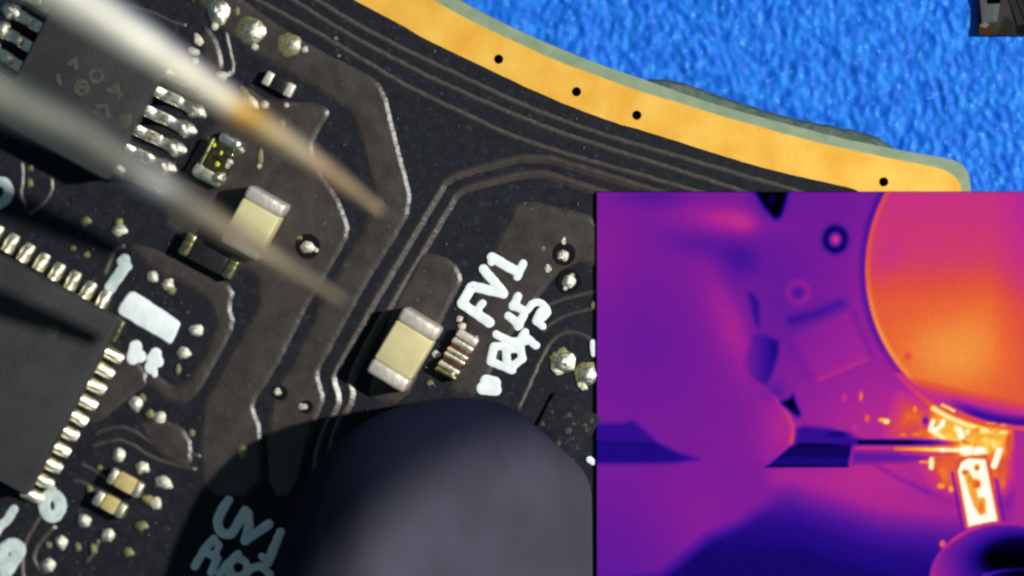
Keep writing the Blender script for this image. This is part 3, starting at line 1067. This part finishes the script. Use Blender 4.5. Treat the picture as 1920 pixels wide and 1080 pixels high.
def thermal(X, Y):
    V = np.full(X.shape, 0.445)
    # board on the right side of the hand
    V += 0.05 * gau(X, Y, 1640, 760, 140, 120) - 0.065 * gau(X, Y, 1470, 560, 50, 90) - 0.03 * gau(X, Y, 1560, 380, 90, 60)
    V += 0.06 * gau(X, Y, 1600, 920, 120, 40) + 0.05 * gau(X, Y, 1640, 520, 30, 90)
    # cool bench at the bottom
    Yb = Y - 0.30 * np.clip(X - 1485, 0, 170) - 0.1 * np.clip(X - 1655, 0, 300)
    bench = np.interp(Yb, [880, 905, 930, 955, 985, 1040], [0.53, 0.51, 0.40, 0.27, 0.185, 0.13])
    bw = np.clip((Yb - 868) / 25, 0, 1)
    V = V * (1 - bw) + bench * bw
    # hand
    hand = poly_mask(X, Y, [(1100, 340), (1385, 340), (1400, 420), (1330, 470), (1370, 540), (1400, 600), (1418, 680), (1440, 720), (1440, 900), (1445, 945), (1390, 985), (1330, 1010), (1240, 1085), (1100, 1100)], 14)
    hv = 0.44 + 0.035 * gau(X, Y, 1360, 600, 40, 90, -0.4) + 0.07 * gau(X, Y, 1375, 620, 22, 70, -0.35) - 0.04 * gau(X, Y, 1210, 640, 80, 90) - 0.07 * gau(X, Y, 1120, 1060, 120, 90)
    hv = hv + 0.035 * gau(X, Y, 1300, 980, 60, 60) + 0.03 * gau(X, Y, 1130, 480, 40, 70)
    V = mixv(V, hand, hv)
    V += 0.14 * gau(X, Y, 1375, 412, 62, 18, 0.12) + 0.04 * gau(X, Y, 1398, 420, 18, 16)
    V -= 0.10 * gau(X, Y, 1225, 368, 45, 14) + 0.13 * gau(X, Y, 1388, 490, 26, 26) + 0.09 * gau(X, Y, 1320, 460, 50, 16, 0.15)
    # dark gaps beside the hand
    V = mixv(V, poly_mask(X, Y, [(1403, 548), (1414, 552), (1424, 565), (1425, 618), (1416, 605)], 4), 0.21)
    wd = poly_mask(X, Y, [(1415, 626), (1438, 630), (1461, 640), (1460, 665), (1448, 705), (1437, 722), (1412, 716), (1398, 680)], 4)
    V = mixv(V, wd, np.clip(0.40 - 0.005 * (X - 1405), 0.14, 0.4))
    # finger with a warm rim
    fing = [(1398, 690), (1425, 722), (1455, 745), (1480, 775), (1493, 805), (1491, 828), (1476, 850), (1440, 872), (1380, 860), (1380, 700)]
    fm = poly_mask(X, Y, fing, 2.5) * np.clip((X - 1388) / 60, 0, 1)
    fv = 0.47 + 0.06 * gau(X, Y, 1470, 800, 40, 50)
    V = mixv(V, fm, fv)
    V += 0.30 * fm * line_mask(X, Y, [(1418, 712), (1455, 744), (1480, 775), (1492, 805), (1486, 832)], 5, 5)
    # black spots
    V = mixv(V, poly_mask(X, Y, [(1404, 340), (1482, 340), (1476, 372), (1466, 404), (1455, 412), (1444, 400), (1432, 384)], 5), 0.02)
    V -= 0.10 * gau(X, Y, 1440, 380, 22, 40)
    V = np.maximum(V, 0.10 * gau(X, Y, 1448, 374, 5, 8))
    V = mixv(V, poly_mask(X, Y, [(1463, 756), (1480, 750), (1489, 739), (1493, 756), (1503, 778), (1497, 784), (1482, 772)], 3), 0.0)
    V -= 0.12 * gau(X, Y, 1455, 735, 14, 12)
    # rings
    r = np.hypot(X - 1567, (Y - 449) * 0.9)
    V = mixv(V, np.exp(-0.5 * ((r - 17.5) / 5.0) ** 2), 0.03)
    V = mixv(V, np.exp(-0.5 * (r / 6.5) ** 2), 0.70)
    r = np.hypot(X - 1497, Y - 549)
    V += 0.10 * np.exp(-0.5 * ((r - 18) / 5.0) ** 2) - 0.12 * np.exp(-0.5 * (r / 7.5) ** 2)
    # square chip
    sq = [(1488, 632), (1592, 583), (1630, 676), (1535, 717)]
    V += 0.03 * poly_mask(X, Y, sq, 3) - 0.04 * line_mask(X, Y, [(1520, 714), (1478, 640)], 8, 4)
    V += 0.09 * line_mask(X, Y, [(1535, 713), (1628, 674)], 3, 3) - 0.05 * line_mask(X, Y, [(1598, 580), (1636, 668)], 7, 4)
    V -= 0.16 * line_mask(X, Y, [(1485, 602), (1530, 590), (1578, 570)], 18, 8)
    # left tweezer handle
    lh = poly_mask(X, Y, [(1110, 797), (1170, 796), (1186, 790), (1212, 812), (1235, 834), (1275, 853), (1312, 863), (1260, 871), (1110, 873)], 4)
    V = mixv(V, lh, np.where(Y < 833, 0.22, 0.165))
    V = mixv(V, lh * line_mask(X, Y, [(1110, 832), (1200, 833), (1240, 838)], 3, 2), 0.10)
    # cool bench at the bottom
    V -= 0.14 * line_mask(X, Y, [(1642, 872), (1690, 900), (1745, 925)], 4, 4)
    # hole with the warm work mat behind it
    R = np.hypot(X - 1925, Y - 505)
    ins = np.clip((302 - R) / 3 + 0.5, 0, 1)
    hv = 0.625 + 0.035 * np.clip((Y - 380) / 100, 0, 1) + 0.075 * np.clip((Y - 480) / 90, 0, 1)
    hv = hv + 0.10 * gau(X, Y, 1785, 665, 85, 65) + 0.02 * gau(X, Y, 1840, 580, 30, 60)
    hv = hv - 0.05 * np.clip((X - 1860) / 60, 0, 1) * np.clip((760 - Y) / 200, 0, 1) - 0.03 * gau(X, Y, 1668, 480, 14, 30, 0.5)
    dn = np.clip((Y - 712 - 0.22 * (X - 1740)) / 50.0, 0, 1)
    hv = hv * (1 - dn) + 0.47 * dn
    dn = np.exp(-0.5 * ((R - 287) / 7.0) ** 2) * np.clip((X - 1780) / 50, 0, 1) * (Y > 600)
    hv = hv * (1 - dn) + 0.24 * dn
    dn = np.clip((R - 291) / 5, 0, 1) * np.clip((X - 1740) / 60, 0, 1) * (Y > 600)
    hv = hv * (1 - dn) + 0.72 * dn
    hv = hv + 0.08 * np.exp(-0.5 * ((R - 298) / 3.5) ** 2) * (Y < 720) * np.clip((740 - Y) / 100, 0, 1)
    hv = hv - 0.09 * gau(X, Y, 1703, 669, 4, 5)
    for _ in range(3):
        V[1:-1, 1:-1] = (V[1:-1, 1:-1] * 2 + V[:-2, 1:-1] + V[2:, 1:-1] + V[1:-1, :-2] + V[1:-1, 2:]) / 6
    # hot board edge
    def blob(V, x, y, rx, ry, val):
        return mixv(V, np.clip(2.2 * gau(X, Y, x, y, rx * 0.62, ry * 0.62), 0, 1), val)

    def ln(V, pts, w_, val, soft=1.8):
        return mixv(V, line_mask(X, Y, pts, w_, soft), val)
    rh = np.random.RandomState(11)
    tx = np.zeros(X.shape)
    for _ in range(260):
        tx += rh.uniform(-1, 1) * gau(X, Y, rh.uniform(1660, 1905), rh.uniform(735, 935), rh.uniform(2.5, 7), rh.uniform(2.5, 7))
    tx = np.clip(tx, -1.4, 1.4)
    V = V + 0.085 * gau(X, Y, 1700, 830, 150, 100)
    V -= 0.15 * np.exp(-0.5 * ((R - 308) / 4.0) ** 2) * (Y < 700)
    org = poly_mask(X, Y, [(1690, 748), (1740, 765), (1900, 800), (1906, 890), (1876, 925), (1800, 925), (1755, 905), (1725, 845), (1672, 812)], 20)
    V = mixv(V, org, 0.735 + 0.05 * tx)
    yel = poly_mask(X, Y, [(1752, 775), (1800, 790), (1860, 812), (1898, 816), (1884, 848), (1800, 850), (1745, 820)], 14)
    V = mixv(V, yel, 0.895 + 0.045 * tx)
    V = mixv(V, poly_mask(X, Y, [(1752, 862), (1796, 862), (1800, 905), (1770, 908)], 6), 0.76 + 0.06 * tx)
    V += 0.14 * np.exp(-0.5 * ((R - 309) / 4.0) ** 2) * np.clip((Y - 640) / 80, 0, 1) * np.clip((1790 - X) / 40, 0, 1)
    cor = np.clip((X - 1893) / 14, 0, 1) * np.clip((Y - 785) / 12, 0, 1)
    V = V * (1 - cor) + 0.56 * cor
    V = mixv(V, ins, hv)
    V = ln(V, [(1738, 757), (1775, 777), (1815, 792), (1855, 800), (1895, 800)], 5, 0.72)
    V = ln(V, [(1750, 766), (1778, 782), (1812, 796), (1850, 807), (1892, 812)], 10, 0.97, 3)
    V = ln(V, [(1767, 760), (1778, 765), (1789, 771)], 6, 0.95)
    V = ln(V, [(1850, 794), (1866, 794)], 3, 0.86)
    V = ln(V, [(1750, 790), (1745, 805), (1757, 806), (1767, 797), (1769, 790)], 9, 1.0)
    V = ln(V, [(1745, 807), (1760, 816), (1776, 826), (1792, 827)], 8, 0.98)
    V = ln(V, [(1799, 806), (1805, 828)], 12, 1.0)
    for _ in range(26):
        V = blob(V, rh.uniform(1765, 1885), rh.uniform(795, 850), rh.uniform(3, 7), rh.uniform(3, 6), rh.uniform(0.80, 0.98))
    V = blob(V, 1736, 790, 5, 8, 0.40)
    V = blob(V, 1736, 800, 4, 4, 0.66)
    for (x, y, rx, ry, val) in [(1615, 744, 3, 8, .80), (1584, 746, 4, 7, .62), (1627, 785, 4, 7, .75), (1603, 803, 4, 5, .62), (1654, 788, 6, 4, .86), (1663, 791, 6, 5, .96), (1716, 768, 4, 6, .82), (1694, 816, 7, 3, .80), (1718, 815, 8, 3, .80),
                                (1765, 912, 7, 5, .85), (1784, 917, 5, 6, .87), (1770, 890, 5, 6, .80), (1880, 905, 5, 9, .78), (1876, 880, 6, 8, .72), (1893, 830, 6, 20, .72)]:
        V = blob(V, x, y, rx, ry, val)
    # tweezers over the board
    V = mixv(V, poly_mask(X, Y, [(1494, 806), (1508, 800), (1560, 805), (1612, 824), (1612, 836), (1492, 838)], 5), 0.23)
    V = blob(V, 1572, 816, 18, 6, 0.15)
    V = mixv(V, poly_mask(X, Y, [(1484, 838), (1500, 831), (1599, 834), (1591, 876), (1436, 878), (1445, 872)], 2.5), np.where(Y < 858, 0.11, 0.15))
    V = ln(V, [(1500, 837), (1560, 836)], 3, 0.07)
    V = ln(V, [(1440, 876), (1592, 876)], 3, 0.05)
    V = mixv(V, 0.8 * poly_mask(X, Y, [(1600, 848), (1700, 850), (1745, 858), (1700, 866), (1600, 870)], 6), 0.33)
    fade = np.clip((1815 - X) / 70, 0, 1)
    V = mixv(V, fade * line_mask(X, Y, [(1614, 830), (1735, 830), (1812, 831)], 10, 2.5), np.clip(0.04 + (X - 1700) * 0.0042, 0.04, 0.55))
    V = ln(V, [(1608, 841), (1682, 841)], 3, 0.68)
    V = mixv(V, line_mask(X, Y, [(1680, 842), (1812, 845)], 7, 1.8), np.clip(0.78 + (X - 1680) * 0.0024, 0.78, 0.99))
    V = mixv(V, fade * line_mask(X, Y, [(1690, 852), (1800, 852)], 4, 2.5), 0.58)
    V = ln(V, [(1727, 867), (1752, 868)], 4, 0.90)
    V = ln(V, [(1747, 862), (1747, 877)], 10, 0.98)
    V = blob(V, 1813, 846, 13, 10, 1.0)
    V = blob(V, 1838, 849, 14, 12, 1.0)
    V = blob(V, 1843, 862, 9, 9, 1.0)
    V = ln(V, [(1874, 845), (1864, 873)], 13, 1.0)
    # glowing rectangular part
    V = ln(V, [(1786, 888), (1806, 992)], 4, 0.36, 3)
    V = ln(V, [(1868, 900), (1884, 985)], 4, 0.36, 4)
    V = mixv(V, poly_mask(X, Y, [(1790, 880), (1800, 858), (1852, 852), (1878, 984), (1811, 993)], 3), 0.70)
    V = mixv(V, poly_mask(X, Y, [(1796, 884), (1803, 866), (1816, 859), (1848, 861), (1871, 977), (1816, 988)], 1.8), 1.0)
    V = mixv(V, poly_mask(X, Y, [(1807, 884), (1816, 881), (1826, 900), (1832, 925), (1848, 936), (1849, 962), (1838, 966), (1827, 950), (1814, 915)], 2), 0.86 + 0.05 * tx)
    V = ln(V, [(1820, 874), (1838, 890), (1840, 905)], 8, 1.0)
    V = ln(V, [(1843, 912), (1838, 930)], 10, 1.0)
    for (x, y, rx, ry, val) in [(1832, 908, 6, 7, .72), (1832, 877, 4, 5, .74), (1809, 886, 4, 4, .72), (1826, 905, 4, 6, .80), (1840, 952, 5, 10, .80), (1818, 900, 3, 6, .82)]:
        V = blob(V, x, y, rx, ry, val)
    # cold round knob at the corner
    e = np.hypot((X - 1885) / 142.0, (Y - 1092) / 114.0)
    kn = np.clip((1 - e) * 25 + 0.5, 0, 1)
    kv = 0.52 - 0.46 * np.clip(gau(X, Y, 1915, 1040, 70, 34) * 1.4, 0, 1) - 0.16 * np.clip((Y - 1020) / 60, 0, 1) * np.clip((X - 1770) / 50, 0, 1)
    kv = kv + 0.30 * line_mask(X, Y, [(1845, 1080), (1880, 1070), (1930, 1066)], 4, 4)
    rim = np.exp(-0.5 * ((e - 0.975) / 0.028) ** 2)
    kv = kv + 0.20 * rim * np.clip((1050 - Y) / 40, 0.3, 1)
    V = mixv(V, kn, kv)
    V = blob(V, 1768, 1020, 5, 6, 0.77)
    # sensor grain
    rs = np.random.RandomState(3)
    V = V + 0.007 * rs.randn(*V.shape)
    return np.clip(V, 0, 1)


PAL = [(0.00, (0, 0, 5)), (0.08, (10, 2, 62)), (0.16, (30, 10, 125)), (0.26, (62, 17, 148)), (0.36, (92, 24, 152)), (0.44, (120, 28, 150)), (0.52, (152, 33, 150)), (0.60, (192, 45, 138)),
       (0.66, (207, 58, 108)), (0.72, (222, 80, 62)), (0.78, (234, 104, 52)), (0.84, (242, 150, 64)), (0.90, (252, 190, 60)), (0.95, (255, 230, 135)), (1.00, (255, 255, 246))]


def thermal_rgb(X, Y):
    V = thermal(X, Y)
    xs = [p[0] for p in PAL]
    out = np.stack([np.interp(V, xs, [p[1][c] for p in PAL]) for c in range(3)], -1) / 255.0
    return np.where(out <= 0.04045, out / 12.92, ((out + 0.055) / 1.055) ** 2.4)


def webcam_rgb(X, Y):
    out = np.zeros(X.shape + (3,))
    out[...] = (48, 47, 48)

    def put(pts, c, soft=1.0):
        m = poly_mask(X, Y, pts, soft)[..., None]
        out[...] = out * (1 - m) + np.array(c) * m
    put([(1838, -5), (1880, -5), (1876, 8), (1871, 42), (1842, 42)], (84, 94, 94))
    put([(1836, -5), (1850, -5), (1846, 40), (1842, 40)], (88, 84, 86))
    put([(1864, 8), (1876, 8), (1871, 40), (1862, 38)], (98, 100, 103))
    put([(1849, -10), (1879, -10), (1876, 6), (1851, 7.5)], (3, 4, 5))
    put([(1832, -5), (1836.5, -5), (1840, 40), (1837, 46), (1832, 46)], (6, 5, 10))
    put([(1834, 50), (1855, 44), (1868, 42), (1866, 68), (1834, 68)], (66, 48, 30))
    put([(1855, 42), (1872, 41), (1868, 60), (1858, 50)], (58, 56, 42))
    put([(1836, 48), (1846, 41), (1856, 45), (1848, 53)], (122, 110, 114))
    put([(1877, -5), (1892, -5), (1900, 30), (1905, 66), (1866, 66), (1870, 42)], (62, 60, 61), 2)
    put([(1885, 30), (1900, 40), (1904, 66), (1866, 66)], (42, 42, 40), 4)
    for a, b in (((1890, -4), (1903, 40)), ((1904, -4), (1922, 40)), ((1898, 20), (1910, 62)), ((1915, -4), (1925, 15))):
        m = line_mask(X, Y, [a, b], 2.2, 1.4)[..., None]
        out[...] = out * (1 - m) + np.array((10, 10, 10)) * m
    put([(1903, 48), (1925, 45), (1925, 66), (1906, 64)], (22, 22, 26), 2)
    out = out / 255.0
    return np.where(out <= 0.04045, out / 12.92, ((out + 0.055) / 1.055) ** 2.4)


def inset(name, label, px0, py0, px1, py1, zt, th, step, func, edge):
    """A thin flat display added to hold an overlaid picture: a dark backing slab and a lit picture."""
    a = P(px0, py0, zt)
    b = P(px1, py1, zt)
    t = thing(name, label, "inset", (a.x, b.y, zt - th))
    wx, wy = b.x - a.x, a.y - b.y
    e = edge
    box("backing", (wx / 2, wy / 2, (th - 0.006) / 2), (wx + 2 * e, wy + 2 * e, th - 0.006), M['bezel'], t, 0.0)
    nx_, ny_ = int((px1 - px0) / step) + 1, int((py1 - py0) / step) + 1
    xs = np.linspace(0, wx, nx_)
    ys = np.linspace(0, wy, ny_)
    XX, YY = np.meshgrid(np.linspace(px0, px1, nx_), np.linspace(py1, py0, ny_))
    rgb = func(XX, YY)
    gx_, gy_ = np.meshgrid(xs, ys)
    vs = np.stack([gx_.ravel(), gy_.ravel(), np.full(gx_.size, th)], -1)
    idx = np.arange(nx_ * ny_).reshape(ny_, nx_)
    fs = np.stack([idx[:-1, :-1].ravel(), idx[:-1, 1:].ravel(), idx[1:, 1:].ravel(), idx[1:, :-1].ravel()], -1)
    me = bpy.data.meshes.new("panel")
    me.from_pydata(vs.tolist(), [], fs.tolist())
    ca_ = me.color_attributes.new("picture", 'FLOAT_COLOR', 'POINT')
    cc = np.concatenate([rgb.reshape(-1, 3), np.ones((rgb.shape[0] * rgb.shape[1], 1))], -1)
    ca_.data.foreach_set("color", cc.ravel().astype(np.float32))
    me.materials.append(M['inset'])
    link("panel", me, t)
    return t


inset("thermal_inset", "flat screen with a purple and orange thermal picture of a hand and tweezers, overlay built as an added slab", 1119.5, 360.5, 1932, 1092, 0.105, 0.04, 2.5, thermal_rgb, 0.015)
inset("video_inset", "tiny dark screen with a dim room video at the corner, overlay built as an added slab on the blue mat", 1835.5, -14, 1932, 65.5, -0.62, 0.1, 1.0, webcam_rgb, 0.008)
